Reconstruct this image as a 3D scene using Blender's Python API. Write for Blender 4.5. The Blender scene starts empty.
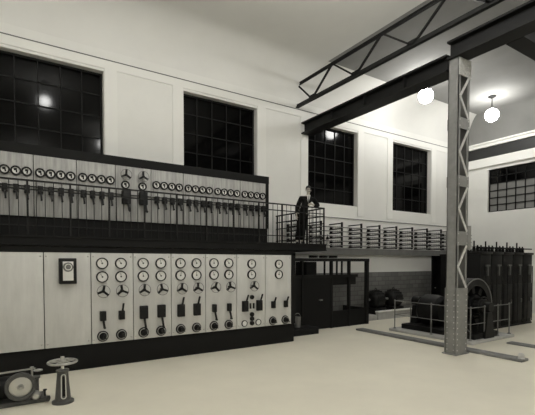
import bpy, bmesh, math, random
from mathutils import Vector, Matrix
random.seed(7)
PI = math.pi
SC = bpy.context.scene
COL = SC.collection

# ------------------------------------------------------------------ materials
TINT = (1.0, 0.992, 0.945)
def tint(v):
    return (v*TINT[0], v*TINT[1], v*TINT[2], 1.0)

def mat(name, v, rough=0.6, metal=0.0, var=0.0, scale=3.0, stretch=(1, 1, 1), detail=4.0,
        spec=0.5, bump=0.0, bscale=40.0, c=None, coat=0.0):
    m = bpy.data.materials.new(name)
    m.use_nodes = True
    nt = m.node_tree
    b = nt.nodes['Principled BSDF']
    b.inputs['Roughness'].default_value = rough
    b.inputs['Metallic'].default_value = metal
    b.inputs['Specular IOR Level'].default_value = spec
    b.inputs['Coat Weight'].default_value = coat
    base = c if c else tint(v)
    b.inputs['Base Color'].default_value = base
    if var > 0 or bump > 0:
        tc = nt.nodes.new('ShaderNodeTexCoord')
        mp = nt.nodes.new('ShaderNodeMapping')
        mp.inputs['Scale'].default_value = stretch
        nt.links.new(tc.outputs['Object'], mp.inputs['Vector'])
    if var > 0:
        n = nt.nodes.new('ShaderNodeTexNoise')
        n.inputs['Scale'].default_value = scale
        n.inputs['Detail'].default_value = detail
        n.inputs['Roughness'].default_value = 0.6
        nt.links.new(mp.outputs['Vector'], n.inputs['Vector'])
        r = nt.nodes.new('ShaderNodeValToRGB')
        r.color_ramp.elements[0].position = 0.3
        r.color_ramp.elements[1].position = 0.7
        r.color_ramp.elements[0].color = tuple(x*(1-var) for x in base[:3]) + (1,)
        r.color_ramp.elements[1].color = tuple(min(1, x*(1+var)) for x in base[:3]) + (1,)
        nt.links.new(n.outputs['Fac'], r.inputs['Fac'])
        nt.links.new(r.outputs['Color'], b.inputs['Base Color'])
    if bump > 0:
        n2 = nt.nodes.new('ShaderNodeTexNoise')
        n2.inputs['Scale'].default_value = bscale
        nt.links.new(mp.outputs['Vector'], n2.inputs['Vector'])
        bp = nt.nodes.new('ShaderNodeBump')
        bp.inputs['Strength'].default_value = bump
        bp.inputs['Distance'].default_value = 0.02
        nt.links.new(n2.outputs['Fac'], bp.inputs['Height'])
        nt.links.new(bp.outputs['Normal'], b.inputs['Normal'])
    return m

def tile_mat(name):
    m = bpy.data.materials.new(name)
    m.use_nodes = True
    nt = m.node_tree
    b = nt.nodes['Principled BSDF']
    b.inputs['Roughness'].default_value = 0.35
    tc = nt.nodes.new('ShaderNodeTexCoord')
    mp = nt.nodes.new('ShaderNodeMapping')
    mp.inputs['Rotation'].default_value = (PI/2, 0, 0)
    nt.links.new(tc.outputs['Object'], mp.inputs['Vector'])
    br = nt.nodes.new('ShaderNodeTexBrick')
    br.inputs['Color1'].default_value = tint(0.13)
    br.inputs['Color2'].default_value = tint(0.19)
    br.inputs['Mortar'].default_value = tint(0.08)
    br.inputs['Scale'].default_value = 1.0
    br.inputs['Brick Width'].default_value = 0.42
    br.inputs['Row Height'].default_value = 0.19
    br.inputs['Mortar Size'].default_value = 0.012
    nt.links.new(mp.outputs['Vector'], br.inputs['Vector'])
    nt.links.new(br.outputs['Color'], b.inputs['Base Color'])
    return m

def emit_mat(name, strength):
    m = bpy.data.materials.new(name)
    m.use_nodes = True
    nt = m.node_tree
    b = nt.nodes['Principled BSDF']
    b.inputs['Base Color'].default_value = (1, 1, 0.97, 1)
    b.inputs['Emission Color'].default_value = (1.0, 0.99, 0.96, 1)
    b.inputs['Emission Strength'].default_value = strength
    return m

M = {}
M['wall'] = mat('painted_plaster', 0.78, 0.75, var=0.025, scale=1.2)
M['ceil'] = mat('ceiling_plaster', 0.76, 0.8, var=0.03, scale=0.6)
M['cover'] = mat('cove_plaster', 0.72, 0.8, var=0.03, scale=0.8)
M['ceilr'] = mat('shaded_ceiling_plaster', 0.24, 0.85, var=0.08, scale=0.8)  # right bay: dimness away from the lamps put into the plaster colour
M['trimw'] = mat('trim_plaster', 0.82, 0.7)
M['line'] = mat('cornice_shadow', 0.10, 0.6)
M['darkband'] = mat('dark_wall_band', 0.018, 0.6)
M['floor'] = mat('pale_concrete', 0, 0.5, var=0.04, scale=0.9, detail=6, spec=0.3, c=(.74, .70, .585, 1))
M['tile'] = tile_mat('dark_wall_tile')
M['marble'] = mat('pale_marble', 0.57, 0.35, var=0.10, scale=2.2, stretch=(2.6, 1, 0.55), detail=7)
M['marble2'] = mat('streaked_slate', 0.35, 0.4, var=0.36, scale=2.6, stretch=(4.5, 1, 0.4), detail=8)
M['black'] = mat('black_paint', 0.008, 0.5, spec=0.25)
M['mblack'] = mat('matt_black', 0.009, 0.6, spec=0.15)
M['frame'] = mat('black_steel_frame', 0.010, 0.55, spec=0.2)
M['iron'] = mat('dark_iron', 0.007, 0.5, var=0.4, scale=6, spec=0.22)
M['irong'] = mat('grey_cast_iron', 0.16, 0.45, var=0.2, scale=8)
M['irond'] = mat('dark_cast_iron', 0.065, 0.45, var=0.25, scale=9)
M['steel'] = mat('brushed_steel', 0.45, 0.35, metal=0.7)
M['bright'] = mat('bright_steel', 0.62, 0.3, metal=0.75)
M['colgrey'] = mat('grey_column_paint', 0.21, 0.5, var=0.12, scale=7)
M['collight'] = mat('light_lacing_paint', 0.5, 0.5, var=0.2, scale=14)
M['dial'] = mat('dial_white', 0.74, 0.5)
M['porc'] = mat('porcelain', 0.55, 0.3)
M['glass'] = mat('night_window_glass', 0.002, 0.09, spec=0.12)
M['palepane'] = mat('pale_grey_glass', 0.20, 0.35)
M['muntin'] = mat('muntin_paint', 0.014, 0.6, spec=0.15)
M['kerb'] = mat('kerb_steel', 0.16, 0.55, var=0.2, scale=5)
M['ledge'] = mat('grey_ledge', 0.20, 0.7, var=0.1, scale=3)
M['conc'] = mat('kerb_concrete', 0.42, 0.7, var=0.12, scale=4)
M['skin'] = mat('skin', 0, 0.5, c=(0.46, 0.42, 0.36, 1))
M['suit'] = mat('dark_suit_wool', 0.008, 0.9, spec=0.1)
M['shirt'] = mat('white_shirt', 0.75, 0.8)
M['hair'] = mat('dark_hair', 0.012, 0.6)
M['shoe'] = mat('shoe_leather', 0.02, 0.35)
M['lamp'] = emit_mat('lit_globe', 92.0)
M['lampb'] = emit_mat('bright_lit_globe', 66.0)
M['truss'] = mat('truss_paint', 0.015, 0.6, spec=0.2)
M['bucket'] = mat('bucket_grey', 0.20, 0.5)

# ------------------------------------------------------------------ mesh builder
class MB:
    def __init__(self):
        self.bm = bmesh.new()
    def box(self, x0, x1, y0, y1, z0, z1):
        vs = [self.bm.verts.new(p) for p in ((x0, y0, z0), (x1, y0, z0), (x1, y1, z0), (x0, y1, z0),
                                             (x0, y0, z1), (x1, y0, z1), (x1, y1, z1), (x0, y1, z1))]
        for f in ((0, 3, 2, 1), (4, 5, 6, 7), (0, 1, 5, 4), (1, 2, 6, 5), (2, 3, 7, 6), (3, 0, 4, 7)):
            self.bm.faces.new([vs[i] for i in f])
        return self
    def bevbox(self, x0, x1, y0, y1, z0, z1, b=0.01, seg=2):
        n = len(self.bm.verts)
        self.box(x0, x1, y0, y1, z0, z1)
        self.bm.verts.ensure_lookup_table()
        vs = set(self.bm.verts[n:])
        es = [e for e in self.bm.edges if e.verts[0] in vs and e.verts[1] in vs]
        bmesh.ops.bevel(self.bm, geom=es, offset=b, segments=seg, affect='EDGES', profile=0.5)
        return self
    def lathe(self, prof, origin=(0, 0, 0), axis='Z', n=24, close=True):
        """prof = [(r, h)...] turned about the axis; h runs along the axis."""
        o = Vector(origin)
        def P(r, h, a):
            c, s = r*math.cos(a), r*math.sin(a)
            if axis == 'Z': return o + Vector((c, s, h))
            if axis == 'Y': return o + Vector((c, h, s))
            return o + Vector((h, c, s))
        rings = []
        for r, h in prof:
            if r < 1e-6:
                rings.append([self.bm.verts.new(P(0, h, 0))])
            else:
                rings.append([self.bm.verts.new(P(r, h, 2*PI*i/n)) for i in range(n)])
        for a, b in zip(rings[:-1], rings[1:]):
            for i in range(n):
                j = (i+1) % n
                if len(a) == 1 and len(b) == 1: continue
                if len(a) == 1: self.bm.faces.new((a[0], b[i], b[j]))
                elif len(b) == 1: self.bm.faces.new((a[i], a[j], b[0]))
                else: self.bm.faces.new((a[i], a[j], b[j], b[i]))
        return self
    def cyl(self, p0, p1, r0, r1=None, n=12):
        if r1 is None: r1 = r0
        p0, p1 = Vector(p0), Vector(p1)
        d = (p1-p0).normalized()
        u = d.orthogonal().normalized(); v = d.cross(u)
        A = [self.bm.verts.new(p0 + (u*math.cos(2*PI*i/n) + v*math.sin(2*PI*i/n))*r0) for i in range(n)]
        B = [self.bm.verts.new(p1 + (u*math.cos(2*PI*i/n) + v*math.sin(2*PI*i/n))*r1) for i in range(n)]
        for i in range(n):
            j = (i+1) % n
            self.bm.faces.new((A[i], A[j], B[j], B[i]))
        self.bm.faces.new(list(reversed(A))); self.bm.faces.new(B)
        return self
    def bar(self, p0, p1, w, h, up=(0, 0, 1)):
        """rectangular bar from p0 to p1, w across, h along up."""
        p0, p1 = Vector(p0), Vector(p1)
        d = (p1-p0).normalized(); up = Vector(up)
        s = d.cross(up)
        if s.length < 1e-4: s = d.orthogonal()
        s.normalize(); t = s.cross(d).normalized()
        vs = []
        for p in (p0, p1):
            for a, b in ((-1, -1), (1, -1), (1, 1), (-1, 1)):
                vs.append(self.bm.verts.new(p + s*a*w/2 + t*b*h/2))
        for f in ((0, 1, 2, 3), (7, 6, 5, 4), (0, 4, 5, 1), (1, 5, 6, 2), (2, 6, 7, 3), (3, 7, 4, 0)):
            self.bm.faces.new([vs[i] for i in f])
        return self
    def torus(self, c, R, r, axis='Z', n=28, k=8, a0=0, a1=2*PI):
        c = Vector(c)
        full = abs(a1-a0-2*PI) < 1e-6
        m = n if full else n+1
        rings = []
        for i in range(m):
            a = a0 + (a1-a0)*i/n
            ring = []
            for j in range(k):
                b = 2*PI*j/k
                q = R + r*math.cos(b); h = r*math.sin(b)
                x, y = q*math.cos(a), q*math.sin(a)
                p = {'Z': (x, y, h), 'Y': (x, h, y), 'X': (h, x, y)}[axis]
                ring.append(self.bm.verts.new(c + Vector(p)))
            rings.append(ring)
        cnt = n
        for i in range(cnt):
            A, B = rings[i], rings[(i+1) % m]
            for j in range(k):
                self.bm.faces.new((A[j], A[(j+1) % k], B[(j+1) % k], B[j]))
        return self
    def sphere(self, c, r, n=16, sz=1.0):
        prof = [(r*math.sin(PI*i/10), -r*sz*math.cos(PI*i/10)) for i in range(11)]
        prof[0] = (0, prof[0][1]); prof[-1] = (0, prof[-1][1])
        return self.lathe(prof, c, 'Z', n)
    def prism(self, pts, a0, a1, axis='Y'):
        """polygon pts in the plane across the axis, pulled from a0 to a1."""
        def P(u, v, a):
            return {'Y': (u, a, v), 'X': (a, u, v), 'Z': (u, v, a)}[axis]
        A = [self.bm.verts.new(P(u, v, a0)) for u, v in pts]
        B = [self.bm.verts.new(P(u, v, a1)) for u, v in pts]
        n = len(pts)
        for i in range(n):
            j = (i+1) % n
            self.bm.faces.new((A[i], A[j], B[j], B[i]))
        self.bm.faces.new(A); self.bm.faces.new(list(reversed(B)))
        return self
    def mesh(self, name, m, ang=35):
        bmesh.ops.recalc_face_normals(self.bm, faces=self.bm.faces)
        me = bpy.data.meshes.new(name)
        self.bm.to_mesh(me); self.bm.free()
        me.materials.append(m)
        for p in me.polygons: p.use_smooth = True
        me.set_sharp_from_angle(angle=math.radians(ang))
        return me
    def build(self, name, m, parent=None, loc=(0, 0, 0), ang=35):
        return put(name, self.mesh(name, m, ang), parent, loc)

def put(name, me, parent=None, loc=(0, 0, 0), rot=None):
    o = bpy.data.objects.new(name, me)
    COL.objects.link(o)
    if parent: o.parent = parent
    o.location = loc
    if rot: o.rotation_euler = rot
    return o
def thing(name, label, cat, loc=(0, 0, 0), group=None, rz=0):
    o = bpy.data.objects.new(name, None)
    COL.objects.link(o)
    o.empty_display_size = 0.2
    o.location = loc
    o.rotation_euler = (0, 0, rz)
    return tag(o, label, cat, group)
def tag(o, label, cat, group=None):
    o['label'] = label; o['category'] = cat
    if group: o['group'] = group
    return o
def struct(o, label=None):
    o['kind'] = 'structure'
    if label: o['label'] = label
    return o
def dup(root, loc, label=None, rz=None):
    r = root.copy(); COL.objects.link(r); r.location = loc
    if rz is not None: r.rotation_euler = (0, 0, rz)
    if label: r['label'] = label
    for ch in list(root.children):
        c = ch.copy(); COL.objects.link(c); c.parent = r
        for g in list(ch.children):
            d = g.copy(); COL.objects.link(d); d.parent = c
    return r

# ------------------------------------------------------------------ dimensions (metres)
WY = 12.15      # face of the long wall
WX = 20.3       # face of the right-hand wall
CZ = 9.45        # ceiling
XL, YF = -5.0, -7.0
GY = 12.40      # plane of the window glass

# ------------------------------------------------------------------ room shell
struct(MB().box(XL-.3, WX+.3, YF-.3, WY+.5, -.2, 0).build('floor', M['floor']))
struct(MB().box(XL-.3, 9.7, YF-.3, WY+.5, CZ, CZ+.2).build('ceiling', M['ceil']))
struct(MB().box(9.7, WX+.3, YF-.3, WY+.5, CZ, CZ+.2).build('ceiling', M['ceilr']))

WIN = [(-.26, 2.40), (4.76, 7.45), (9.73, 12.34), (14.53, 17.28)]
WZ0, WZ1 = 4.66, 7.70
DX0, DX1, DZ = 17.40, 18.30, 2.72
b = MB()
b.box(XL-.3, WX+.3, WY, WY+.5, WZ1, CZ)                       # above the windows
edges = [XL-.3] + [v for w in WIN for v in w] + [WX+.3]
for i in range(0, len(edges), 2):
    b.box(edges[i], edges[i+1], WY, WY+.5, WZ0, WZ1)          # piers
b.box(XL-.3, DX0, WY, WY+.5, 0, WZ0); b.box(DX1, WX+.3, WY, WY+.5, 0, WZ0); b.box(DX0, DX1, WY, WY+.5, DZ, WZ0)
struct(b.build('wall_back', M['wall']))
BY0, BY1, BZ0, BZ1 = 8.52, 11.04, 4.83, 6.94
b = MB()
b.box(WX, WX+.4, YF, BY0, 0, CZ); b.box(WX, WX+.4, BY1, WY, 0, CZ)
b.box(WX, WX+.4, BY0, BY1, 0, BZ0); b.box(WX, WX+.4, BY0, BY1, BZ1, CZ)
struct(b.build('wall_right', M['wall']))
struct(MB().box(XL-.3, XL, YF, WY, 0, CZ).build('wall_left', M['wall']))
struct(MB().box(XL-.3, WX+.4, YF-.3, YF, 0, CZ).build('wall_front', M['wall']))

# coved corner between walls and ceiling
R = 1.15
def cove_pts(wall, inner):
    s = 1 if wall > inner else -1
    pts = [(wall, CZ-R), (wall, CZ), (wall - s*R, CZ)]
    for i in range(1, 12):
        a = PI/2*(1 - i/12)
        pts.append((wall - s*R + s*R*math.cos(a), CZ - R + R*math.sin(a)))
    return pts
struct(MB().prism(cove_pts(WY, 0), XL, 9.7, 'X').build('trim_1', M['ceil'], ang=20))
struct(MB().prism(cove_pts(WY, 0), 9.7, WX, 'X').build('trim_11', M['cover'], ang=20))
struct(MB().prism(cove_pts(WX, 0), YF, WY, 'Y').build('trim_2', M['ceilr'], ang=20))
# cornice: plaster moulding, its thin shadow line done as a dark strip
b = MB(); b.box(XL, WX, WY-.025, WY, 7.78, 8.015)
struct(b.build('trim_3', M['trimw']))
struct(MB().box(XL, WX, WY-.035, WY, 8.015, 8.04).build('trim_4', M['line']))
b = MB(); b.box(WX-.22, WX, YF, WY-.12, 8.05, 8.20); b.box(WX-.30, WX, YF, WY-.12, 8.20, 8.28)
struct(b.build('trim_5', M['trimw']))
struct(MB().box(WX-.12, WX, YF, WY-.12, 7.55, 8.03).build('trim_6', M['darkband']))  # dark strip along the right wall under the cornice
struct(MB().box(WX-.14, WX, YF, WY-.12, 7.10, 7.52).build('trim_7', M['trimw']))
# pilaster strips beside the windows
b = MB()
for x0, x1 in WIN:
    b.box(x1+.02, x1+.36, WY-.03, WY, WZ0-.4, 7.78)
    b.box(x0-.36, x0-.02, WY-.03, WY, WZ0-.4, 7.78)
struct(b.build('trim_8', M['trimw']))
# tiled lower wall
b = MB(); b.box(XL, DX0-.05, WY-.03, WY, 0, 1.91); b.box(DX1+.08, WX, WY-.03, WY, 0, 1.91)
struct(b.build('trim_9', M['tile']))
# ledge under the racks
b = MB(); b.box(8.45, WX, WY-.24, WY, 2.65, 2.90)
struct(b.build('trim_10', M['ledge']))

# windows
def window(name, x0, x1, z0, z1, nc, nr, label):
    f = MB()
    y0, y1 = GY-.05, GY+.05
    t = .05
    f.box(x0, x0+t, y0, y1, z0, z1); f.box(x1-t, x1, y0, y1, z0, z1)
    f.box(x0, x1, y0, y1, z0, z0+t); f.box(x0, x1, y0, y1, z1-t, z1)
    o = struct(f.build(name, M['muntin']), label)
    m = MB()
    for i in range(1, nc):
        x = x0 + (x1-x0)*i/nc; m.box(x-.014, x+.014, GY-.03, GY+.02, z0, z1)
    for i in range(1, nr):
        z = z0 + (z1-z0)*i/nr; m.box(x0, x1, GY-.03, GY+.02, z-.014, z+.014)
    m.build('muntin_grid', M['muntin'], o)
    MB().box(x0, x1, GY, GY+.012, z0, z1).build('window_pane', M['glass'], o)
    MB().box(x0, x1, GY-.2, GY+.1, z0-.03, z0).build('window_sill', M['trimw'], o)
for i, (x0, x1) in enumerate(WIN):
    window('window_%d' % (i+1), x0, x1, WZ0, WZ1, 5, 5,
           ['black steel-framed window at the far left above the switchboard', 'black window over the right half of the switchboard',
            'tall black window behind the standing man', 'black window between the girder and the column'][i])
f = MB(); gx = WX+.16; t = .05
f.box(gx-.05, gx+.05, BY0, BY0+t, BZ0, BZ1); f.box(gx-.05, gx+.05, BY1-t, BY1, BZ0, BZ1)
f.box(gx-.05, gx+.05, BY0, BY1, BZ0, BZ0+t); f.box(gx-.05, gx+.05, BY0, BY1, BZ1-t, BZ1)
wb = struct(f.build('window_5', M['mblack']), 'barred window with pale lower panes in the right wall')
m = MB()
for i in range(1, 6):
    y = BY0 + (BY1-BY0)*i/6; m.box(gx-.04, gx+.02, y-.02, y+.02, BZ0, BZ1)
for i in range(1, 6):
    z = BZ0 + (BZ1-BZ0)*i/6; m.box(gx-.04, gx+.02, BY0, BY1, z-.02, z+.02)
m.build('muntin_grid', M['mblack'], wb)
zs = BZ0 + (BZ1-BZ0)*4/6
MB().box(gx, gx+.012, BY0, BY1, BZ0, zs).build('pale_pane', M['palepane'], wb)  # lower panes in an even pale grey
MB().box(gx, gx+.012, BY0, BY1, zs, BZ1).build('clear_pane', M['glass'], wb)
# door
d = struct(MB().box(DX0+.06, DX1-.06, WY+.30, WY+.36, 0, DZ-.06).build('door_1', M['iron']), 'dark doorway in the back wall left of the column')
f = MB(); f.box(DX0, DX0+.06, WY-.04, WY+.36, 0, DZ); f.box(DX1-.06, DX1, WY-.04, WY+.36, 0, DZ); f.box(DX0, DX1, WY-.04, WY+.36, DZ-.06, DZ)
f.build('door_frame', M['frame'], d)
MB().cyl((DX1-.18, WY+.30, 1.05), (DX1-.18, WY+.24, 1.05), .025).build('door_handle', M['steel'], d)

# ------------------------------------------------------------------ lamps
CANO = MB().lathe([(0, 0), (.16, 0), (.16, -.03), (.07, -.07), (.05, -.10), (0, -.10)]).mesh('canopy', M['mblack'])
STEM = MB().cyl((0, 0, -.09), (0, 0, -.58), .02, n=8).lathe([(0, -.52), (.08, -.54), (.09, -.60), (0, -.60)], n=16).mesh('stem', M['mblack'])
GLOBE = MB().sphere((0, 0, -.77), .2, n=24).mesh('lamp_globe', M['lamp'])
GLOBEB = MB().sphere((0, 0, -.80), .27, n=24).mesh('lamp_globe', M['lampb'])
def lamp(x, y, label, big=False):
    t = thing('pendant_lamp', label, 'lamp', (x, y, CZ), 'pendant globe lamps')
    put('canopy', CANO, t); put('stem', STEM, t); put('lamp_globe', GLOBEB if big else GLOBE, t)
lamp(17.61, 9.45, 'glowing globe lamp hanging right of the lattice column', True)
lamp(13.5, 9.75, 'glowing globe lamp half lost below the girder, left of the lattice column', True)
for x, y in ((1.42, 6.5), (5.9, 6.3), (-3.0, 2.6), (4.5, 1.6), (7.6, 1.6), (1.42, -3.4), (5.9, -3.4), (12.95, 1.0), (17.48, 1.0)):  # unseen lamps added for light; the first also read from a window reflection
    lamp(x, y, 'unseen globe lamp on a short stem, added to light the hall')

# ------------------------------------------------------------------ lower switchboard
SEAM = [-.24, .665, 1.57, 2.475, 3.38, 4.285, 5.19, 6.095, 7.0]
PY = 9.5
t = thing('switchboard_stand', 'black steel base and frame carrying the pale lower switchboard panels', 'switchboard frame', (3.3, 9.6, 0))
o3 = Vector((3.3, 9.6, 0))
def rel(b, name, m, par, **k):
    """build world-space geometry as a part of an unrotated thing"""
    bmesh.ops.translate(b.bm, verts=b.bm.verts, vec=-Vector(par.location))
    return b.build(name, m, par, **k)
rel(MB().bevbox(-1.6, 7.14, PY+.06, PY+1.0, 0, .545, .012), 'plinth', M['mblack'], t)
rel(MB().box(-1.6, 7.14, PY+.06, PY+.14, .545, 2.60), 'backing_frame', M['mblack'], t)
rel(MB().box(7.004, 7.14, PY-.01, PY+.2, .545, 2.60), 'end_post', M['mblack'], t)
rel(MB().box(-1.6, 7.14, PY-.01, PY+.2, 2.555, 2.685), 'top_rail', M['mblack'], t)

# instruments
def gauge_meshes(r, k=.80):
    bez = MB().lathe([(r*k, -.035), (r*(k+.04), -.055), (r*.97, -.055), (r, -.03), (r, 0), (0, 0)], axis='Y', n=32).mesh('gauge', M['black'])
    dial = MB().lathe([(0, -.03), (r*.82, -.03), (r*.82, 0), (0, 0)], axis='Y', n=32).mesh('dial', M['dial'])
    return bez, dial
GB, GD = gauge_meshes(.128)
GN = MB().bar((.0, -.034, .0), (-.012, -.034, .08), .008, .004, (0, 1, 0)).lathe([(0, -.038), (.018, -.038), (.018, -.03)], axis='Y', n=12).mesh('needle', M['black'])
UB, UD = gauge_meshes(.108, .66)
UN = MB().box(-.004, .028, -.036, -.03, -.05, .05).box(-.036, .0, -.036, -.03, -.002, .05).mesh('needle', M['black'])
def gauge(par, x, z, big=True, tilt=0.0):
    g = put('gauge', GB if big else UB, par, (x, 0, z))
    put('dial', GD if big else UD, g)
    put('needle', GN if big else UN, g, rot=(0, tilt, 0))
def wheel_meshes(r):
    hub = MB().lathe([(0, -.15), (.03, -.15), (.035, -.13), (.035, -.09), (.02, -.08), (.02, 0), (0, 0)], axis='Y', n=16)
    for a in (90, 210, 330):
        a = math.radians(a)
        hub.bar((0, -.115, 0), (r*math.cos(a), -.115, r*math.sin(a)), .048, .026, (0, 1, 0))
        hub.cyl((r*.84*math.cos(a), -.10, r*.84*math.sin(a)), (r*.84*math.cos(a), -.17, r*.84*math.sin(a)), .02, .016, 10)
    rim = MB().torus((0, -.15, 0), r, .007, 'Y', 32, 8)
    plate = MB().lathe([(0, -.012), (r*.62, -.012), (r*.62, 0)], axis='Y', n=24)
    return hub.mesh('handwheel', M['black']), rim.mesh('wheel_rim', M['irong']), plate.mesh('wheel_plate', M['steel'])
HW = wheel_meshes(.135); UW = wheel_meshes(.135)
def handwheel(par, x, z, ms, rot=0.0):
    h = put('handwheel', ms[0], par, (x, 0, z), rot=(0, rot, 0)); put('wheel_rim', ms[1], h)
KN = MB().lathe([(0, -.025), (.118, -.025), (.122, -.01), (.122, 0), (0, 0)], axis='Y', n=32).mesh('rheostat_dial', M['black'])
KR = MB().torus((0, -.026, 0), .088, .011, 'Y', 32, 8).mesh('index_ring', M['steel'])
KK = MB().lathe([(0, -.15), (.045, -.15), (.056, -.13), (.056, -.07), (.03, -.06), (.03, -.02), (0, -.02)], axis='Y', n=20).bar((0, -.14, 0), (.06, -.14, -.05), .02, .02, (0, 1, 0)).mesh('knob', M['black'])
def rheostat(par, x, z):
    k = put('rheostat_dial', KN, par, (x, 0, z)); put('index_ring', KR, k); put('knob', KK, k)
def box_switch(par, x, z0, z1, w, lever, lean=0.0, dep=.10):
    zc = (z0+z1)/2
    s = MB().bevbox(-w/2, w/2, -dep, 0, z0-zc, z1-zc, .008).box(-w/2+.015, w/2-.015, -dep-.01, -dep, z0-zc+.03, z1-zc-.03).build('switch_box', M['black'], par, (x, 0, zc))
    b = MB()
    if lever > z1:
        b.bar((lean*.3, -dep*.8, z1-zc-.03), (lean, -dep*1.1, lever-zc), .038, .03, (0, 1, 0))
    else:
        b.bar((0, -dep*.8, z0-zc+.03), (lean, -dep*1.1, lever-zc), .042, .03, (0, 1, 0))
        b.cyl((lean, -dep*1.1-.03, lever-zc), (lean, -dep*1.1+.03, lever-zc), .025, n=10)
    b.build('lever', M['black'], s)

LOWLAB = ['blank pale panel at the left end of the lower switchboard',
          'pale lower panel with a single framed black meter near its top',
          'lower panel right of the framed meter, narrow switch boxes, one lever down one up',
          'lower panel with two wide black switch boxes and levers hanging down',
          'lower panel with two wide black switch boxes and levers pointing up',
          'lower panel with two narrow black switches hanging down, next to the single-gauge-column panel',
          'lower panel with central instruments, twin switch boxes and two small white-faced discs at the bottom',
          'rightmost lower panel with one column of gauges and two small switches']
LP = []
BOLT = MB().lathe([(0, -.016), (.012, -.014), (.018, 0)], axis='Y', n=10).mesh('bolt_head', M['steel'])
for i in range(8):
    cx = (SEAM[i]+SEAM[i+1])/2; w = (SEAM[i+1]-SEAM[i])/2 - .008
    t = thing('instrument_board', LOWLAB[i], 'switchboard panel', (cx, PY, .55), 'lower switchboard panels')
    MB().bevbox(-w, w, 0, .055, 0, 2.0, .006).build('slab', M['marble'], t)
    for sx in (-1, 1):
        for z in (.08, 1.92): put('bolt_head', BOLT, t, (sx*(w-.045), 0, z))
    LP.append((t, cx))
def LZ(z): return z - .55
# meter panel
t, cx = LP[1]
m = MB().bevbox(-.165, .165, -.14, 0, -.27, .27, .012).build('meter_case', M['black'], t, (1.105-cx, 0, LZ(2.16)))
MB().bevbox(-.10, .10, -.15, -.139, -.20, .20, .004).build('meter_window', M['dial'], m)
MB().lathe([(0, -.17), (.095, -.17), (.10, -.148)], (0, 0, .085), 'Y', 28).build('meter_dial', M['irong'], m)
MB().torus((0, -.168, .085), .06, .010, 'Y', 24, 6).box(-.06, .06, -.158, -.149, .16, .185).build('dial_markings', M['dial'], m)
# two-column panels
def two_col(i, xs, spec):
    t, cx = LP[i]
    for x, (kind, z0, z1, w, lev, lean), rot in zip(xs, spec, (.15, -.1)):
        gauge(t, x-cx, LZ(2.32), True, random.uniform(-.5, .5)); gauge(t, x-cx, LZ(2.02), True, random.uniform(-.5, .5))
        handwheel(t, x-cx, LZ(1.705), HW, rot + random.uniform(-.12, .12))
        box_switch(t, x-cx, LZ(z0), LZ(z1), w, LZ(lev), lean)
        rheostat(t, x-cx, LZ(.70))
two_col(2, (1.80, 2.20), (('n', 1.05, 1.26, .125, .90, .02), ('n', 1.05, 1.25, .125, 1.42, .03)))
two_col(3, (2.70, 3.12), (('w', 1.03, 1.33, .18, .80, .03), ('w', 1.03, 1.33, .18, .80, .03)))
two_col(4, (3.61, 4.03), (('w', 1.01, 1.31, .17, 1.49, .05), ('w', 1.01, 1.31, .17, 1.49, .05)))
two_col(5, (4.51, 4.94), (('n', 1.06, 1.26, .10, .87, .03), ('n', 1.06, 1.26, .10, .87, .03)))
t, cx = LP[6]
gauge(t, 5.64-cx, LZ(2.30), True, .2); gauge(t, 5.64-cx, LZ(2.005), True, -.2)
handwheel(t, 5.66-cx, LZ(1.70), HW, .1)
box_switch(t, 5.42-cx, LZ(1.01), LZ(1.30), .16, LZ(1.47), .07)
box_switch(t, 5.87-cx, LZ(1.01), LZ(1.30), .16, LZ(1.47), .07)
PB = MB().lathe([(0, -.07), (.045, -.07), (.06, -.05), (.06, 0), (0, 0)], axis='Y', n=20).mesh('push_button', M['black'])
for z in (1.39, .92, .80, .675): put('push_button', PB, t, (5.65-cx, 0, LZ(z)))
for x in (5.60, 5.70): MB().bevbox(-.018, .018, -.05, 0, -.075, .075, .005).build('contact_bar', M['black'], t, (x-cx, 0, LZ(1.15)))
WD = MB().lathe([(.068, -.02), (.072, -.03), (.086, -.03), (.09, 0), (0, 0)], axis='Y', n=24).mesh('indicator_ring', M['black'])
WF = MB().lathe([(0, -.022), (.07, -.022), (.07, 0)], axis='Y', n=24).mesh('indicator_face', M['dial'])
for x in (5.42, 5.86):
    k = put('indicator_ring', WD, t, (x-cx, 0, LZ(.685))); put('indicator_face', WF, k)
t, cx = LP[7]
gauge(t, 6.54-cx, LZ(2.29), True, .1); gauge(t, 6.54-cx, LZ(1.995), True, .3)
for x in (6.34, 6.77):
    box_switch(t, x-cx, LZ(1.05), LZ(1.24), .10, LZ(1.36), .05); rheostat(t, x-cx, LZ(.685))

# ------------------------------------------------------------------ gallery, upper switchboard
UY = 10.85
USE = [-.33, .585, 1.4975, 2.41, 3.3225, 4.235, 5.1475, 6.06, 6.985]
t = thing('gallery_platform', 'dark steel gallery platform above the lower switchboard, ending under the man', 'platform', (3.4, PY, 2.69))
rel(MB().box(-1.6, 8.30, PY, WY-.02, 2.80, 2.90), 'deck', M['mblack'], t)
f = MB(); f.box(-1.6, 8.30, PY-.03, PY+.03, 2.69, 2.90); f.box(-1.6, 8.30, PY-.06, PY+.1, 2.86, 2.90); f.box(-1.6, 8.30, PY-.06, PY+.1, 2.69, 2.72)
rel(f, 'edge_channel', M['mblack'], t)
rel(MB().box(8.27, 8.33, PY, WY-.02, 2.69, 2.90), 'end_channel', M['mblack'], t)

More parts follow.
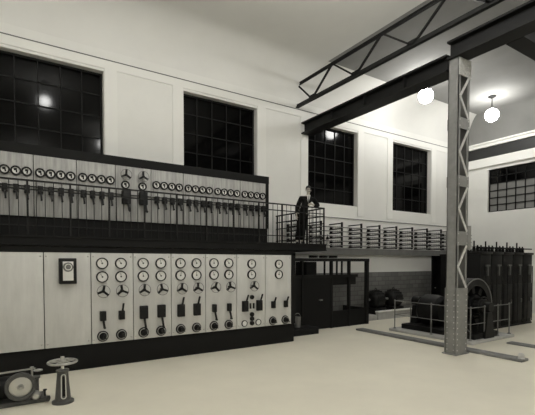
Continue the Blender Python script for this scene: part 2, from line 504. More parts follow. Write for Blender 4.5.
t = thing('upper_board_stand', 'black frame and base around the upper row of gallery panels', 'switchboard frame', (3.4, UY, 2.902))
rel(MB().box(-1.6, 7.08, UY+.058, UY+.5, 2.902, 3.41), 'base', M['mblack'], t)
rel(MB().box(-1.6, 7.10, UY-.005, UY+.5, 4.832, 5.06), 'cap_rail', M['mblack'], t)
rel(MB().box(6.99, 7.09, UY-.005, UY+.5, 3.41, 4.83), 'end_post', M['mblack'], t)
rel(MB().box(-1.6, 7.0, UY+.06, UY+.14, 3.41, 4.83), 'backing_frame', M['mblack'], t)
ORD = ['leftmost', 'second', 'third', 'fourth', 'fifth', 'sixth', 'seventh', 'rightmost']
SB = MB().bevbox(-.055, .055, -.12, 0, -.09, .09, .006).mesh('switch_box', M['black'])
SL = MB().bar((0, -.11, -.05), (.012, -.15, -.24), .036, .03, (0, 1, 0)).cyl((.012, -.18, -.24), (.012, -.12, -.24), .022, n=8).mesh('switch_handle', M['black'])
BB = MB().bevbox(-.10, .10, -.16, 0, -.17, .17, .01).mesh('switch_box', M['black'])
BL = MB().bar((.03, -.15, -.12), (.06, -.17, -.34), .05, .04, (0, 1, 0)).bar((.05, -.17, -.33), (.09, -.17, -.36), .05, .04, (0, 1, 0)).mesh('switch_handle', M['black'])
for i in range(8):
    cx = (USE[i]+USE[i+1])/2; w = (USE[i+1]-USE[i])/2 - .008
    if i == 3:
        lab = 'upper gallery panel with two handwheels above single gauges and large black switches'
    else:
        lab = '%s panel of the upper gallery row, four small dials above four black switches' % ORD[i]
    t = thing('gallery_board', lab, 'switchboard panel', (cx, UY, 3.41), 'upper gallery panels')
    MB().bevbox(-w, w, 0, .055, 0, 1.42, .006).build('slab', M['marble2'], t)
    rod = MB()
    if i == 3:
        for x in (2.645-cx, 3.085-cx):
            handwheel(t, x, 4.59-3.41, UW, random.uniform(-.2, .2)); gauge(t, x, 4.345-3.41, False)
            s = put('switch_box', BB, t, (x, 0, 4.02-3.41)); put('switch_handle', BL, s)
    else:
        for k in range(4):
            x = (-.3225 + .215*k)
            gauge(t, x, 4.425-3.41, False, random.uniform(-.25, .25))
            s = put('switch_box', SB, t, (x, 0, 4.02-3.41)); put('switch_handle', SL, s)
    rod.box(-w, w, -.05, -.03, 4.075-3.41, 4.10-3.41)
    rod.build('operating_rod', M['black'], t)

# railings
RZ = 4.0
t = thing('gallery_railing', 'long black railing along the front edge of the gallery', 'railing', (3.4, PY, 2.90))
for k in range(12):
    x = 8.25 - .785*k
    if x < -.5: break
    rel(MB().box(x-.018, x+.018, PY+.0, PY+.036, 2.90, RZ), 'post', M['black'], t)
for z, r in ((RZ, .017), (3.82, .013), (3.10, .012)):
    rel(MB().bar((-.6, PY+.02, z), (8.27, PY+.02, z), r*2, r*2), 'rail', M['black'], t)
x = 8.25
k = 0
while x > -.5:
    if k % 5: rel(MB().cyl((x, PY+.02, 2.90), (x, PY+.02, RZ), .0085, n=6), 'baluster', M['black'], t)
    x -= .157; k += 1
t = thing('end_railing', 'black railing across the end of the gallery where the man leans', 'railing', (8.25, PY, 2.90))
for y in (10.35, 11.2, 12.05):
    rel(MB().box(8.23, 8.27, y-.022, y+.022, 2.90, RZ), 'post', M['black'], t)
for z, r in ((RZ, .02), (3.76, .016), (3.53, .013), (3.10, .014)):
    rel(MB().bar((8.25, PY+.06, z), (8.25, WY-.02, z), r*2, r*2), 'rail', M['black'], t)
y = PY + .20
while y < 12.0:
    rel(MB().cyl((8.25, y, 2.90), (8.25, y, RZ), .011, n=6), 'baluster', M['black'], t)
    y += .17

# ------------------------------------------------------------------ girder, truss, column
def i_beam(y0, y1, x0, x1, z0, z1, along='Y'):
    f = MB(); c = (x0+x1)/2
    a = (lambda p, q, r, u: f.box(p, q, y0, y1, r, u)) if along == 'Y' else (lambda p, q, r, u: f.box(y0, y1, p, q, r, u))
    a(x0, x1, z0, z0+.05); a(x0, x1, z1-.05, z1); a(c-.09, c+.09, z0+.05, z1-.05)
    return f
t = thing('steel_girder', 'heavy dark steel girder running from the back wall to the lattice column', 'girder', (9.62, 9.0, 7.14))
rel(i_beam(6.20, WY-.01, 9.38, 9.86, 7.14, 7.57), 'beam', M['frame'], t)
for y in (7.5, 9.0, 10.5):
    for x in (9.40, 9.71): rel(MB().box(x, x+.13, y, y+.02, 7.19, 7.52), 'stiffener', M['frame'], t)
t = thing('steel_girder', 'dark girder above the column head, coming forward out of the top of the photo', 'girder', (9.62, 2.0, 7.42))
rel(i_beam(-3, 6.18, 9.38, 9.86, 7.42, 7.87), 'beam', M['frame'], t)
t = thing('cross_girder', 'dark girder from the column girder toward the right wall, at the top right corner', 'girder', (15, 4.8, 7.42))
rel(i_beam(9.88, WX-.02, 4.60, 5.0, 7.42, 7.87, 'X'), 'beam', M['frame'], t)

t = thing('roof_truss', 'dark lattice roof truss above the girder, ending at the back wall', 'truss', (9.2, 5.0, 8.15))
TX = 9.2
TZ0, TZ1 = 8.09, 8.92
f = MB(); f.box(TX-.06, TX+.06, -3, WY, TZ0-.02, TZ0+.02); f.box(TX-.02, TX+.02, -3, WY, TZ0, TZ0+.11)
rel(f, 'bottom_chord', M['truss'], t)
f = MB(); f.box(TX-.045, TX+.045, -3, WY-.15, TZ1, TZ1+.03); f.box(TX-.015, TX+.015, -3, WY-.15, TZ1-.07, TZ1)
rel(f, 'top_chord', M['truss'], t)
rel(MB().bar((TX, WY-.02, TZ1), (TX, 11.27, TZ0+.03), .05, .05, (1, 0, 0)), 'diagonal', M['truss'], t)
yb = 11.27
while yb > -2:
    rel(MB().bar((TX, yb, TZ0+.03), (TX, yb-1.05, TZ1), .05, .06, (1, 0, 0)), 'diagonal', M['truss'], t)
    rel(MB().bar((TX, yb-1.05, TZ1), (TX, yb-2.10, TZ0+.03), .05, .06, (1, 0, 0)), 'diagonal', M['truss'], t)
    rel(MB().box(TX-.03, TX-.025, yb-.14, yb+.14, TZ0, TZ0+.17), 'gusset_plate', M['truss'], t)
    yb -= 2.10

cx0, cx1, cy0, cy1 = 9.46, 9.93, 5.90, 6.18
t = thing('lattice_column', 'grey riveted lattice steel column standing in the hall', 'column', ((cx0+cx1)/2, (cy0+cy1)/2, 0))
f = MB()
f.box(cx0, cx0+.02, cy0, cy1, .03, 7.42)
f.box(cx0, cx0+.085, cy0, cy0+.02, .03, 7.42); f.box(cx0, cx0+.085, cy1-.02, cy1, .03, 7.42)
rel(f, 'left_channel', M['colgrey'], t)
f = MB()
f.box(cx1-.02, cx1, cy0, cy1, .03, 7.42)
f.box(cx1-.085, cx1, cy0, cy0+.02, .03, 7.42); f.box(cx1-.085, cx1, cy1-.02, cy1, .03, 7.42)
rel(f, 'right_channel', M['colgrey'], t)
BAT = [(2.77, 3.12), (4.24, 4.51), (5.68, 5.95)]
for z0, z1 in BAT:
    rel(MB().box(cx0, cx1, cy0-.014, cy0, z0, z1), 'batten_plate', M['colgrey'], t)
    rel(MB().box(cx0, cx1, cy1, cy1+.014, z0, z1), 'batten_plate', M['colgrey'], t)
bp = rel(MB().box(cx0-.01, cx1+.01, cy0-.02, cy0, .03, 1.69), 'foot_plate', M['colgrey'], t)
rel(MB().box(cx0-.01, cx1+.01, cy1, cy1+.02, .03, 1.69), 'foot_plate', M['colgrey'], t)
bays = [(1.69, 2.77), (3.12, 4.24), (4.51, 5.68), (5.95, 6.98)]
for z0, z1 in bays:
    zm = (z0+z1)/2
    for za in (z0, z1):
        rel(MB().bar((cx1-.05, cy0-.012, za), (cx0+.05, cy0-.012, zm), .016, .075, (0, 1, 0)) if False else
            MB().bar((cx1-.05, cy0-.012, za), (cx0+.05, cy0-.012, zm), .07, .014, (0, 1, 0)), 'lacing_bar', M['collight'], t)
        rel(MB().bar((cx1-.05, cy1+.012, za), (cx0+.05, cy1+.012, zm), .07, .014, (0, 1, 0)), 'lacing_bar', M['collight'], t)
rel(MB().box(cx0+.0, cx1+.03, cy0-.024, cy0, 6.98, 7.40), 'gusset_plate', M['collight'], t)
rel(MB().bevbox(cx0-.06, cx1+.06, cy0-.06, cy1+.06, 0, .03, .008), 'base_plate', M['colgrey'], t)
rv = MB()
def rivet(x, y, z, ax):
    if ax == 'Y': rv.lathe([(0, -.014), (.012, -.010), (.018, 0)], (x, y, z), 'Y', 8)
    else: rv.lathe([(0, -.014), (.012, -.010), (.018, 0)], (x, y, z), 'X', 8)
z = .12
while z < 1.65:
    rivet(cx0+.05, cy0-.02, z, 'Y'); rivet(cx1-.05, cy0-.02, z, 'Y')
    rivet(cx0, cy0+.05, z, 'X'); rivet(cx0, cy1-.05, z, 'X'); z += .14
for z0, z1 in BAT:
    for zz in (z0+.06, z1-.06):
        rivet(cx0+.05, cy0-.014, zz, 'Y'); rivet(cx1-.05, cy0-.014, zz, 'Y')
for ix in range(5):
    for iz in range(4): rivet(cx0+.05+.092*ix, cy0-.024, 7.04+.1*iz, 'Y')
rel(rv, 'rivets', M['collight'], t)
MB().bevbox(-.09, .09, -.06, .06, 0, .62, .01).build('conduit_box', M['colgrey'], t, (cx1+.05-float(t.location.x), cy0+.04-float(t.location.y), 2.66))

# kerb and foundation
tag(MB().bevbox(10.08, 10.40, 4.62, 9.95, 0, .065, .012).build('floor_kerb', M['kerb']), 'long low grey kerb crossing the floor behind the lattice column', 'kerb')
tag(MB().lathe([(0, .13), (.05, .12), (.07, .08), (.06, .03), (.08, 0), (0, 0)], n=18).build('bollard_cap', M['porc'], None, (10.22, 4.70, .065)), 'small white knob on the near end of the floor kerb', 'knob')
tag(MB().bevbox(11.0, 13.37, 6.36, 9.3, 0, .09, .015).build('machine_foundation', M['conc']), 'low concrete slab under the rotary machine and its guard rail', 'slab')
tag(MB().bevbox(12.05, 12.35, 5.2, 5.95, 0, .045, .01).build('floor_plate', M['kerb']), 'short grey plate on the floor right of the column', 'plate')

# ------------------------------------------------------------------ bus racks along the wall
POST = MB().box(-.03, .03, -.03, .03, 0, .97).mesh('post', M['iron'])
ARM = MB().box(-.022, .022, 0, .70, -.02, .02).mesh('arm', M['iron'])
CLAMP = MB().lathe([(0, -.06), (.05, -.05), (.065, -.02), (.05, 0), (.065, .02), (.05, .05), (0, .06)], axis='X', n=14).mesh('clamp', M['black'])
INS = MB().lathe([(.022, 0), (.034, .02), (.022, .035), (.034, .055), (.022, .07), (.03, .09), (0, .10)], n=10).mesh('insulator', M['porc'])
TI = [.04, .205, .39, .57, .73, .93]
rack_lab = 'wall rack of insulator arms, %s'
xs = [8.74 + 1.045*k for k in range(11)]
where = ['first from the gallery end, half hidden by the railing', 'next to the gallery railing at its right', 'second clear one right of the gallery railing',
         'third clear one right of the railing', 'fourth clear one right of the railing', 'fifth clear one right of the railing',
         'sixth clear one right of the railing', 'seventh clear one right of the railing', 'last one showing left of the column', 'mostly hidden behind the column', 'beyond the column']
proto = None
for i, x in enumerate(xs):
    if proto is None:
        proto = thing('insulator_rack', rack_lab % where[0], 'rack', (x, WY-.70, 2.90), 'insulator racks on the back wall')
        put('post', POST, proto)
        for k, z in enumerate(TI):
            a = put('arm', ARM, proto, (0, 0, z))
            if k < 5:
                put('clamp', CLAMP, a, (0, .60, .055))
                for q in (.12, .24, .36, .48): put('insulator', INS, a, (0, q, .014))
    else:
        dup(proto, (x, WY-.70, 2.90), rack_lab % where[i])
for k, z in enumerate(TI[:5]):
    tag(MB().box(8.5, 19.6, WY-.74, WY-.715, 2.90+z+.02, 2.90+z+.055).build('bus_bar', M['irong']),
        '%s of the horizontal bars running along the insulator racks' % ['lowest', 'second lowest', 'middle', 'second highest', 'highest'][k], 'bus bar', 'bus bars along the racks')
tag(MB().cyl((9.2, WY-.03, 4.12), (19.9, WY-.03, 4.12), .016, n=8).build('wall_conduit', M['irong']), 'thin straight conduit along the white wall above the racks', 'conduit')
# standing bushings by the gallery end
BUS = MB().lathe([(.09, 0), (.09, .06), (.06, .08), (.075, .13), (.055, .15), (.07, .2), (.05, .22), (.065, .27), (.045, .29), (.055, .33), (0, .33)], n=16).mesh('bushing_body', M['porc'])
BUC = MB().lathe([(.05, .33), (.06, .36), (.05, .42), (.02, .44), (.02, .52), (0, .52)], n=12).mesh('bushing_cap', M['black'])
for k, (x, y) in enumerate(((10.15, 12.0), (10.37, 12.0), (10.59, 12.0))):
    t = thing('bushing_insulator', 'pale upright bushing with a black cap on the wall ledge, %s of three' % ['left', 'middle', 'right'][k], 'insulator', (x, y, 2.90), 'bushings by the gallery end')
    put('bushing_body', BUS, t); put('bushing_cap', BUC, t)

# ------------------------------------------------------------------ dark booth right of the boards
BX0, BX1, BYF = 7.35, 11.58, 10.75
t = thing('control_booth', 'dark framed booth with a door, below the gallery right of the switchboard', 'booth', (9.4, BYF, 0))
for x in (BX0+.07, 8.40, 9.72, 10.58, BX1-.07):
    w = .065 if x in (BX0+.07, BX1-.07) else .035
    rel(MB().box(x-w, x+w, BYF, BYF+.12, 0, 2.47), 'post', M['frame'], t)
rel(MB().box(BX0, BX1, BYF-.01, BYF+.13, 2.37, 2.48), 'top_rail', M['frame'], t)
rel(MB().box(BX0, BX1-.6, BYF, BYF+.11, 1.80, 1.90), 'middle_rail', M['frame'], t)
rel(MB().box(BX0, 8.42, BYF+.03, BYF+.08, 0, 1.85), 'lower_panel', M['mblack'], t)
dr = rel(MB().box(8.44, 9.68, BYF+.02, BYF+.07, .02, 1.80), 'door', M['mblack'], t)
f = MB(); f.box(9.12, 9.24, BYF-.05, BYF+.02, 1.01, 1.05)
rel(f, 'door_handle', M['bright'], t)
rel(MB().box(9.72, BX1, BYF+.03, BYF+.08, 0, .60), 'lower_panel', M['mblack'], t)
rel(MB().box(BX1-.05, BX1, BYF+.12, WY-.04, 0, .60), 'side_panel', M['mblack'], t)
rel(MB().box(BX1-.10, BX1, BYF+.12, WY-.04, 2.38, 2.48), 'side_rail', M['frame'], t)
for x in (8.05, 9.40, 9.98, 10.22):
    rel(MB().box(x-.02, x+.02, BYF+.02, BYF+.08, 1.90, 2.38), 'mullion', M['frame'], t)
t2 = thing('dark_cabinet', 'tall dark cabinet standing inside the booth behind its door', 'cabinet', (8.98, 11.35, 0))
rel(MB().bevbox(8.80, 9.30, 11.1, 11.7, 0, 2.36, .02), 'body', M['mblack'], t2)
rel(MB().box(8.83, 9.27, 11.085, 11.10, .1, 2.26), 'cabinet_door', M['iron'], t2)
t2 = thing('wall_cupboard', 'dark cupboard hanging inside the right half of the booth', 'cupboard', (10.4, 11.1, 1.5))
rel(MB().bevbox(9.75, 11.02, BYF+.13, 11.35, 1.52, 1.88, .02), 'body', M['mblack'], t2)
rel(MB().box(9.80, 10.97, BYF+.12, BYF+.13, 1.55, 1.85), 'cupboard_door', M['iron'], t2)
COIL = MB()
for q in range(4): COIL.torus((0, 0, .02+.02*q), .14+.015*(q % 2), .014, 'Z', 22, 6)
cm = COIL.mesh('cable_coil', M['mblack'])
for k, x in enumerate((8.9, 9.35, 9.8)):
    tag(put('cable_coil', cm, None, (x, BYF+.06, 2.485)), 'dark cable coil on top of the booth, %s of three' % ['left', 'middle', 'right'][k], 'cable coil', 'coils on the booth')
tag(MB().bevbox(7.42, 8.6, 10.15, 10.70, 0, .22, .01).build('booth_step', M['mblack']), 'low black step at the foot of the booth beside the switchboard', 'step')
t = thing('fire_bucket', 'grey bucket standing on the step between switchboard and booth', 'bucket', (7.98, 10.5, .22))
MB().lathe([(0, 0), (.10, 0), (.12, .32), (.127, .33), (.127, .345), (.115, .345), (.10, .02), (0, .02)], n=24).build('pail', M['bucket'], t)
MB().torus((0, 0, .33), .125, .006, 'Y', 16, 6, 0, PI).build('bail_handle', M['steel'], t)

# ------------------------------------------------------------------ far machinery on the floor by the back wall
tag(MB().bevbox(12.0, 12.60, 11.25, 11.7, 0, .21, .01).build('concrete_block', M['conc']), 'short low concrete block right of the booth', 'block')
t = thing('machine_kerb', 'low pale kerb wall in front of two dark motors by the tiled wall', 'kerb', (13.7, 11.25, 0))
rel(MB().box(12.66, 14.82, 11.25, 11.38, 0, .30), 'kerb_wall', M['conc'], t)
rel(MB().bevbox(12.64, 14.84, 11.22, 11.40, .30, .35, .01), 'coping', M['trimw'], t)
def motor(x, y, label, r):
    t = thing('electric_motor', label, 'motor', (x, y, 0), 'motors behind the kerb wall')
    zc = r + .42
    MB().lathe([(0, -.36), (r*.5, -.36), (r*.82, -.28), (r, -.2), (r, .2), (r*.82, .28), (r*.5, .36), (0, .36)], (0, 0, zc), 'X', 28).build('stator', M['iron'], t)
    MB().lathe([(0, -.55), (.05, -.55), (.05, .55), (0, .55)], (0, 0, zc), 'X', 12).build('shaft', M['irong'], t)
    MB().bevbox(-.34, .34, -.3, .3, 0, .45, .03).build('bed', M['iron'], t)
    f = MB()
    for q in range(9):
        a = PI*q/8
        f.box(-.22, .22, r*math.cos(a)-.015, r*math.cos(a)+.015, zc+r*math.sin(a)-.02, zc+r*math.sin(a)+.03)
    f.build('cooling_fins', M['iron'], t)
    MB().torus((0, 0, zc+r+.06), .05, .014, 'Y', 16, 6).build('lifting_eye', M['iron'], t)
motor(13.05, 11.74, 'dark round motor behind the kerb wall, left of two', .36)
motor(14.15, 11.74, 'dark round motor behind the kerb wall, right of two', .36)

# rotary converter
t = thing('rotary_converter', 'big dark round-framed rotary machine behind the lattice column', 'machine', (12.05, 7.6, .09))
def L(*p): return (p[0]-12.05, p[1]-7.6, p[2]-.09)
zc = 1.0 - .09
MB().lathe([(.62, -.22), (.82, -.22), (.85, -.19), (.85, .19), (.82, .22), (.62, .22), (.62, -.22)], (0, -.55, zc), 'Y', 44).build('field_frame', M['iron'], t)
MB().torus((0, -.775, zc), .835, .018, 'Y', 48, 6).build('frame_edge', M['irong'], t)
pl = MB()
for q in range(8):
    a = 2*PI*q/8 + .2
    pl.bar((.64*math.cos(a), -.55, zc+.64*math.sin(a)), (.40*math.cos(a), -.55, zc+.40*math.sin(a)), .16, .34, (0, 1, 0))
pl.build('field_poles', M['mblack'], t)
MB().lathe([(0, -.2), (.34, -.2), (.37, -.12), (.37, .2), (0, .2)], (0, -.55, zc), 'Y', 32).build('armature', M['iron'], t)
MB().lathe([(0, -.5), (.22, -.5), (.24, -.46), (.24, -.2), (0, -.2)], (0, -.55, zc), 'Y', 28).build('commutator', M['iron'], t)
MB().lathe([(0, -1.15), (.06, -1.15), (.06, 1.5), (0, 1.5)], (0, 0, zc), 'Y', 16).build('shaft', M['iron'], t)
MB().lathe([(0, -.3), (.36, -.3), (.48, -.2), (.52, 0), (.52, .35), (.44, .45), (.2, .5), (0, .5)], (0, .62, zc-.26), 'Y', 36).build('driving_motor', M['iron'], t)
for y in (-1.06, 1.34):
    b = MB().prism([(-.25, 0), (.25, 0), (.12, .75), (-.12, .75)], y-.12, y+.12, 'Y'); b.lathe([(0, -.15), (.15, -.15), (.15, .15), (0, .15)], (0, y, zc), 'Y', 20)
    b.build('bearing_pedestal', M['iron'], t)
MB().bevbox(-.72, .62, -1.12, 1.45, 0, .16, .02).build('bed_plate', M['iron'], t)
br = MB()
for q in range(6):
    a = 2*PI*q/6
    br.cyl((.30*math.cos(a), -.98, zc+.30*math.sin(a)), (.30*math.cos(a), -.66, zc+.30*math.sin(a)), .02, n=8)
    br.box(.27*math.cos(a)-.025, .27*math.cos(a)+.025, -.95, -.75, zc+.27*math.sin(a)-.03, zc+.27*math.sin(a)+.03)
br.torus((0, -.98, zc), .30, .018, 'Y', 28, 6)
br.build('brush_gear', M['iron'], t)

# guard rail round the machine
t = thing('guard_rail', 'thin grey pipe guard rail around the rotary machine', 'railing', (12.25, 7.8, .09))
posts = [(11.12, 9.15), (11.95, 9.15), (11.12, 7.75), (11.12, 6.48), (11.85, 6.48), (12.6, 6.48), (13.28, 6.48), (12.8, 9.15), (13.28, 9.15)]
for x, y in posts:
    b = MB().cyl((x, y, .09), (x, y, 1.05), .018, n=8); b.lathe([(.05, .09), (.05, .11), (.02, .14)], (x, y, 0), 'Z', 12); b.sphere((x, y, 1.05), .028, 10)
    rel(b, 'post', M['irong'], t)
for z in (1.03, .56):
    for p, q in (((11.12, 9.15), (11.12, 6.48)), ((11.12, 6.48), (13.28, 6.48)), ((11.12, 9.15), (13.28, 9.15))):
        rel(MB().cyl((p[0], p[1], z), (q[0], q[1], z), .012, n=8), 'rail', M['irong'], t)

# switch cells at the right
def cell_proto(loc, label, group):
    t = thing('oil_switch_cell', label, 'switch cell', loc, group)
    MB().bevbox(-.34, .34, 0, .95, .06, 2.62, .012).build('body', M['mblack'], t)
    MB().box(-.36, .36, -.02, .97, 0, .06).build('sill', M['iron'], t)
    d = MB().bevbox(-.30, .30, -.025, 0, .2, 1.55, .008).build('door', M['iron'], t)
    MB().box(.2, .24, -.06, -.025, .85, 1.0).build('door_handle', M['steel'], d)
    MB().bevbox(-.36, .36, -.05, 1.0, 2.62, 2.70, .01).build('cap', M['iron'], t)
    MB().box(-.36, .36, .02, .05, 2.82, 2.86).build('top_bar', M['mblack'], t)
    for x in (-.18, .18):
        MB().cyl((x, -.09, .12), (x, -.09, 2.2), .016, n=8).build('vertical_rod', M['iron'], t)
    for x, h in ((-.22, .38), (0, .24), (.22, .24)):
        b = MB().lathe([(r_, 2.70+z_) for r_, z_ in ((.07, 0), (.07, .03), (.05, .05), (.066, .08), (.045, .10), (.06, .13), (.04, .15), (.055, .18), (.025, .20))] + [(.025, 2.70+h), (0, 2.70+h)], (x, .3, 0), 'Z', 12)
        b.build('bushing', M['mblack'], t)
    b = MB().box(-.03, .03, -.09, -.05, 1.88, 2.22); b.box(-.12, .12, -.09, -.05, 2.20, 2.26)
    b.build('insulator_bracket', M['irond'], t)
    return t
names = ['nearest the lattice column', 'second from the column', 'third from the column', 'fourth from the column', 'fifth from the column']
c0 = None
for k in range(5):
    loc = (13.75 + .73*k, 7.5, 0)
    lb = 'black switch cell with short bushings on top in the front row, %s' % names[k]
    if c0 is None: c0 = cell_proto(loc, lb, 'front row of switch cells')
    else: dup(c0, loc, lb)
for k in range(4):
    loc = (17.0 + .74*k, 10.2, 0)
    c = dup(c0, loc, 'black switch cell in the rear row along the back, %s' % names[k]); c['group'] = 'rear row of switch cells'

# ------------------------------------------------------------------ foreground pump and valve stand
t = thing('valve_stand', 'cast iron valve pedestal with a horizontal handwheel in the lower left', 'valve', (.78, 7.5, 0))
MB().lathe([(0, 0), (.17, 0), (.17, .03), (.125, .05), (.118, .10), (.085, .50), (.10, .52), (.10, .55), (.05, .56), (0, .56)], n=28).build('pedestal', M['irond'], t)
b = MB()
for sx, in ((-1,), (1,)):
    b.bar((sx*.035, -.118, .12), (sx*.03, -.095, .46), .016, .02, (0, 1, 0))
b.torus((0, -.096, .455), .03, .009, 'Y', 12, 6, 0, PI); b.torus((0, -.118, .125), .035, .009, 'Y', 12, 6, PI, 2*PI)
b.build('slot_frame', M['bright'], t)
MB().bar((0, -.110, .13), (0, -.088, .45), .05, .012, (0, 1, 0)).build('indicator_slot', M['mblack'], t)
MB().cyl((0, 0, .55), (0, 0, .74), .025, n=12).build('stem', M['bright'], t)
h = MB().torus((0, 0, .68), .215, .02, 'Z', 36, 10).build('handwheel', M['steel'], t)
b = MB().lathe([(0, .72), (.05, .72), (.055, .70), (.055, .65), (0, .65)], n=18)
for q in range(5):
    a = 2*PI*q/5+.3
    b.bar((0, 0, .685), (.21*math.cos(a), .21*math.sin(a), .68), .03, .018)
b.build('spokes', M['steel'], h)
MB().lathe([(0, .775), (.03, .77), (.035, .75), (.03, .72)], n=12).build('stem_nut', M['bright'], t)

t = thing('oil_pump', 'small pump with a pale spoked pulley wheel at the lower left corner', 'pump', (.2, 7.9, 0))
MB().bevbox(-.55, .36, -.22, .22, 0, .07, .012).build('bed_plate', M['irond'], t)
MB().lathe([(.165, -.05), (.215, -.05), (.225, -.03), (.225, .03), (.215, .05), (.165, .05), (.165, -.05)], (-.02, -.24, .32), 'Y', 40).build('pulley_rim', M['irond'], t)
MB().lathe([(0, -.03), (.035, -.055), (.05, -.03), (.17, -.012), (.17, .012), (0, .02)], (-.02, -.24, .32), 'Y', 36).build('pulley_disc', M['bright'], t)
MB().lathe([(0, -.11), (.025, -.11), (.025, .3), (0, .3)], (-.02, -.24, .32), 'Y', 14).build('pulley_shaft', M['steel'], t)
b = MB().lathe([(0, -.2), (.15, -.2), (.18, -.15), (.18, .15), (.15, .2), (0, .2)], (-.28, .02, .27), 'X', 28)
b.build('motor_body', M['iron'], t)
MB().lathe([(0, .06), (.08, .06), (.08, .1), (.062, .12), (.062, .38), (.085, .39), (.085, .42), (0, .43)], (.19, -.08, 0), 'Z', 22).build('cylinder', M['irond'], t)
MB().lathe([(0, -.07), (.05, -.06), (.075, -.02), (.075, .04), (0, .04)], (.19, -.22, .14), 'Y', 24).build('valve_cover', M['steel'], t)
MB().lathe([(0, -.03), (.035, -.03), (.04, 0), (0, .0)], (.19, -.285, .14), 'Y', 18).build('cover_boss', M['bright'], t)
b = MB().cyl((.15, -.1, .42), (.15, -.1, .56), .016, n=10).bar((-.5, -.1, .54), (.2, -.1, .56), .03, .022).lathe([(0, .55), (.03, .55), (.03, .59), (0, .60)], (.15, -.1, 0), 'Z', 12)
b.build('rocker_arm', M['steel'], t)
MB().lathe([(0, .56), (.07, .565), (.07, .58), (0, .585)], (.24, -.1, -.05), 'Z', 16).build('oil_cup', M['steel'], t)
b = MB().cyl((.22, -.16, .07), (.36, -.28, .07), .035, n=12)
b.cyl((.34, -.263, .07), (.375, -.293, .07), .05, n=14)
b.build('pipe', M['irond'], t)
MB().cyl((.33, -.20, .08), (.33, -.20, .19), .012, n=8).lathe([(0, .19), (.03, .19), (.03, .21), (0, .21)], (.33, -.20, 0), 'Z', 10).build('drain_cock', M['iron'], t)

# ------------------------------------------------------------------ the man on the gallery
def skin_mesh(name, chains, m, sub=2, root=None):
    """chains: lists of ((x,y,z), r); a vertex at the same place is shared."""
    me = bpy.data.meshes.new(name+'_skeleton')
    vs, rs, es, idx = [], [], [], {}
    for ch in chains:
        prev = None
        for p, r in ch:
            key = tuple(round(v, 4) for v in p)
            if key not in idx:
                idx[key] = len(vs); vs.append(p); rs.append(r)
            i = idx[key]
            if prev is not None and prev != i: es.append((prev, i))
            prev = i
    me.from_pydata(vs, es, [])
    o = bpy.data.objects.new(name+'_skeleton', me); COL.objects.link(o)
    sk = o.modifiers.new('s', 'SKIN'); sk.use_smooth_shade = True; sk.branch_smoothing = 0.3
    for i, v in enumerate(me.skin_vertices[0].data):
        r = rs[i]
        v.radius = r if isinstance(r, tuple) else (r, r)
        v.use_root = (i == 0)
    ss = o.modifiers.new('u', 'SUBSURF'); ss.levels = sub; ss.render_levels = sub
    bpy.context.view_layer.update()
    dg = bpy.context.evaluated_depsgraph_get()
    res = bpy.data.meshes.new_from_object(o.evaluated_get(dg))
    res.name = name
    bpy.data.objects.remove(o); bpy.data.meshes.remove(me)
    res.materials.clear(); res.materials.append(m)
    for p in res.polygons: p.use_smooth = True
    return res
pel = ((-.055, 0, .94), (.155, .11))
sp1 = ((.0, 0, 1.10), (.145, .10)); sp2 = ((.055, 0, 1.27), (.16, .11)); ch = ((.095, 0, 1.41), (.135, .095))
nk = ((.118, -.01, 1.50), .058); nk2 = ((.125, -.02, 1.555), .052); hd1 = ((.13, -.035, 1.61), (.062, .072)); hd2 = ((.131, -.03, 1.68), (.074, .086)); hd3 = ((.131, -.02, 1.745), (.056, .066))
shL = ((.285, 0, 1.405), .066); elL = ((.46, -.02, 1.165), .046); wrL = ((.235, -.15, 1.205), .032); pmL = ((.18, -.175, 1.21), (.038, .022))
shR = ((-.10, 0, 1.42), .066); elR = ((-.20, .02, 1.13), .046); wrR = ((-.235, -.04, .90), .032); pmR = ((-.24, -.055, .83), (.022, .036))
hpL = ((.03, 0, .90), .095); knL = ((-.03, -.05, .50), .062); anL = ((-.06, 0, .11), .044); toL = ((-.045, -.17, .05), .036)
hpR = ((-.14, 0, .90), .095); knR = ((-.17, -.06, .50), .062); anR = ((-.21, .03, .11), .044); toR = ((-.245, -.13, .05), .036)
chains = [[pel, sp1, sp2, ch, nk, nk2, hd1, hd2, hd3], [ch, shL, elL, wrL, pmL], [ch, shR, elR, wrR, pmR],
          [pel, hpL, knL, anL, toL], [pel, hpR, knR, anR, toR],
          [hd1, ((.128, -.122, 1.645), .013)]]
px, py, pz = pmL[0]
for k, (dz, ln) in enumerate(((.027, .062), (.009, .07), (-.009, .066), (-.026, .052))):
    chains.append([pmL, ((px-.04, py-.012, pz+dz), .0095), ((px-.04-ln*.55, py-.012, pz+dz-.008), .0085), ((px-.04-ln*.9, py-.005, pz+dz-.025), .0075)])
chains.append([pmL, ((px-.01, py-.03, pz+.035), .010), ((px-.035, py-.045, pz+.045), .0085)])
px, py, pz = pmR[0]
for k, (dy, ln) in enumerate(((-.027, .062), (-.009, .07), (.009, .066), (.026, .052))):
    chains.append([pmR, ((px+.002, py+dy, pz-.042), .0095), ((px+.01, py+dy, pz-.042-ln*.55), .0085), ((px+.028, py+dy, pz-.042-ln*.9), .0075)])
chains.append([pmR, ((px+.012, py-.038, pz-.005), .010), ((px+.02, py-.05, pz-.04), .0085)])
man = thing('person', 'man in a dark suit and white collar leaning on the gallery railing', 'person', (7.80, 9.93, 2.905), None, math.radians(-25))
body = put('body', skin_mesh('body', chains, M['skin']), man)
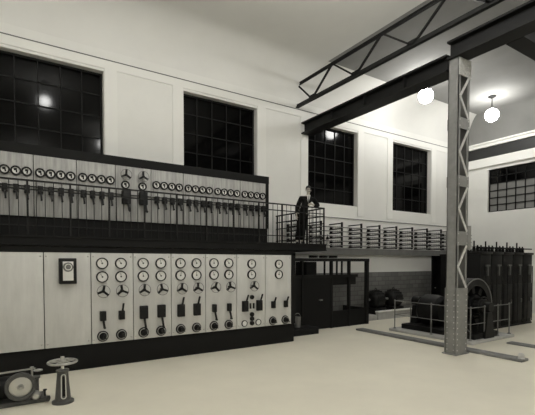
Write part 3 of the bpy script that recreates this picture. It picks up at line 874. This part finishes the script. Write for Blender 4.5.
jk = [[((-.11, 0, .56), (.19, .14)), ((-.085, 0, .75), (.195, .14)), ((-.055, 0, .95), (.19, .138)), ((0, 0, 1.10), (.185, .13)), ((.055, 0, 1.27), (.195, .138)), ((.095, 0, 1.42), (.155, .11)), ((.112, 0, 1.475), (.09, .08))],
      [((.095, 0, 1.42), (.155, .11)), ((.285, 0, 1.41), .09), ((.462, -.02, 1.17), .072), ((.26, -.136, 1.205), .052)],
      [((.095, 0, 1.42), (.155, .11)), ((-.10, 0, 1.42), .09), ((-.205, .02, 1.13), .072), ((-.235, -.03, .94), .054)]]
put('jacket', skin_mesh('jacket', jk, M['suit']), man)
tr = [[((-.055, 0, .93), (.165, .12)), ((.03, 0, .86), .112), ((-.03, -.05, .50), .09), ((-.06, 0, .10), .08)],
      [((-.055, 0, .93), (.165, .12)), ((-.14, 0, .86), .112), ((-.17, -.06, .50), .09), ((-.21, .03, .10), .08)]]
put('trousers', skin_mesh('trousers', tr, M['suit']), man)
for nm, a, q in (('shoe', anL, toL), ('shoe', anR, toR)):
    ax, ay, _ = a[0]; qx, qy, _ = q[0]
    put('shoe', skin_mesh('shoe', [[((ax, ay+.04, .045), (.045, .042)), ((ax, ay-.02, .06), (.048, .05)), (((ax+qx)/2, (ay+qy)/2-.01, .045), (.05, .042)), ((qx, qy-.03, .035), (.045, .032))]], M['shoe']), man)
# shirt front, tie and collar follow the chest
MB().prism([(.068, 1.50), (.162, 1.50), (.115, 1.29), (.085, 1.25)], -.155, -.118, 'Y').build('shirt_front', M['shirt'], man)
MB().prism([(.106, 1.485), (.127, 1.485), (.118, 1.30), (.100, 1.27), (.087, 1.30)], -.164, -.150, 'Y').build('tie', M['hair'], man)
MB().torus((.119, -.012, 1.50), .062, .016, 'Z', 22, 8).build('collar', M['shirt'], man)
hr = MB().lathe([(0, .115), (.045, .105), (.073, .075), (.084, .03), (.083, 0)], (.131, -.008, 1.695), 'Z', 22)
for v in hr.bm.verts:
    if v.co.y < -.06: v.co.z = max(v.co.z, 1.745)
hr.box(.05, .066, -.03, .01, 1.64, 1.70); hr.box(.196, .212, -.03, .01, 1.64, 1.70)
hr.build('hair', M['hair'], man, ang=80)
for sx in (-.03, .03):
    MB().sphere((.13+sx, -.108, 1.672), .011, 8).build('eye', M['hair'], man)
    MB().bar((.13+sx-.018, -.112, 1.692), (.13+sx+.018, -.112, 1.692), .012, .008).build('eyebrow', M['hair'], man)
MB().bar((.10, -.108, 1.617), (.16, -.108, 1.617), .014, .012).build('moustache', M['hair'], man)
for sx in (-1, 1):
    MB().lathe([(0, -.01), (.02, -.008), (.026, 0), (.02, .008), (0, .01)], (.131+sx*.078, -.02, 1.66), 'X', 12).build('ear', M['skin'], man)

# ------------------------------------------------------------------ camera, world, view
f = 404.0
cam = bpy.data.cameras.new('camera')
cam.sensor_fit = 'HORIZONTAL'; cam.sensor_width = 36.0
cam.lens = f/535*36.0
cam.shift_x = 0.0
cam.shift_y = (262.0 + f*math.tan(math.radians(1.65)) - 207.5)/535.0
cam.clip_start = .05; cam.clip_end = 200
co = bpy.data.objects.new('camera', cam); COL.objects.link(co)
co.location = (0, 0, 2.35)
PITCH = math.radians(1.65)
co.rotation_euler = (PI/2 - PITCH, 0, -math.radians(33.0))
SC.camera = co
w = bpy.data.worlds.new('night'); SC.world = w; w.use_nodes = True
w.node_tree.nodes['Background'].inputs['Color'].default_value = (.01, .01, .012, 1)
w.node_tree.nodes['Background'].inputs['Strength'].default_value = 1.0
vs = SC.view_settings
vs.view_transform = 'Standard'; vs.look = 'None'; vs.gamma = 1.0; vs.use_curve_mapping = False
vs.exposure = 0.12
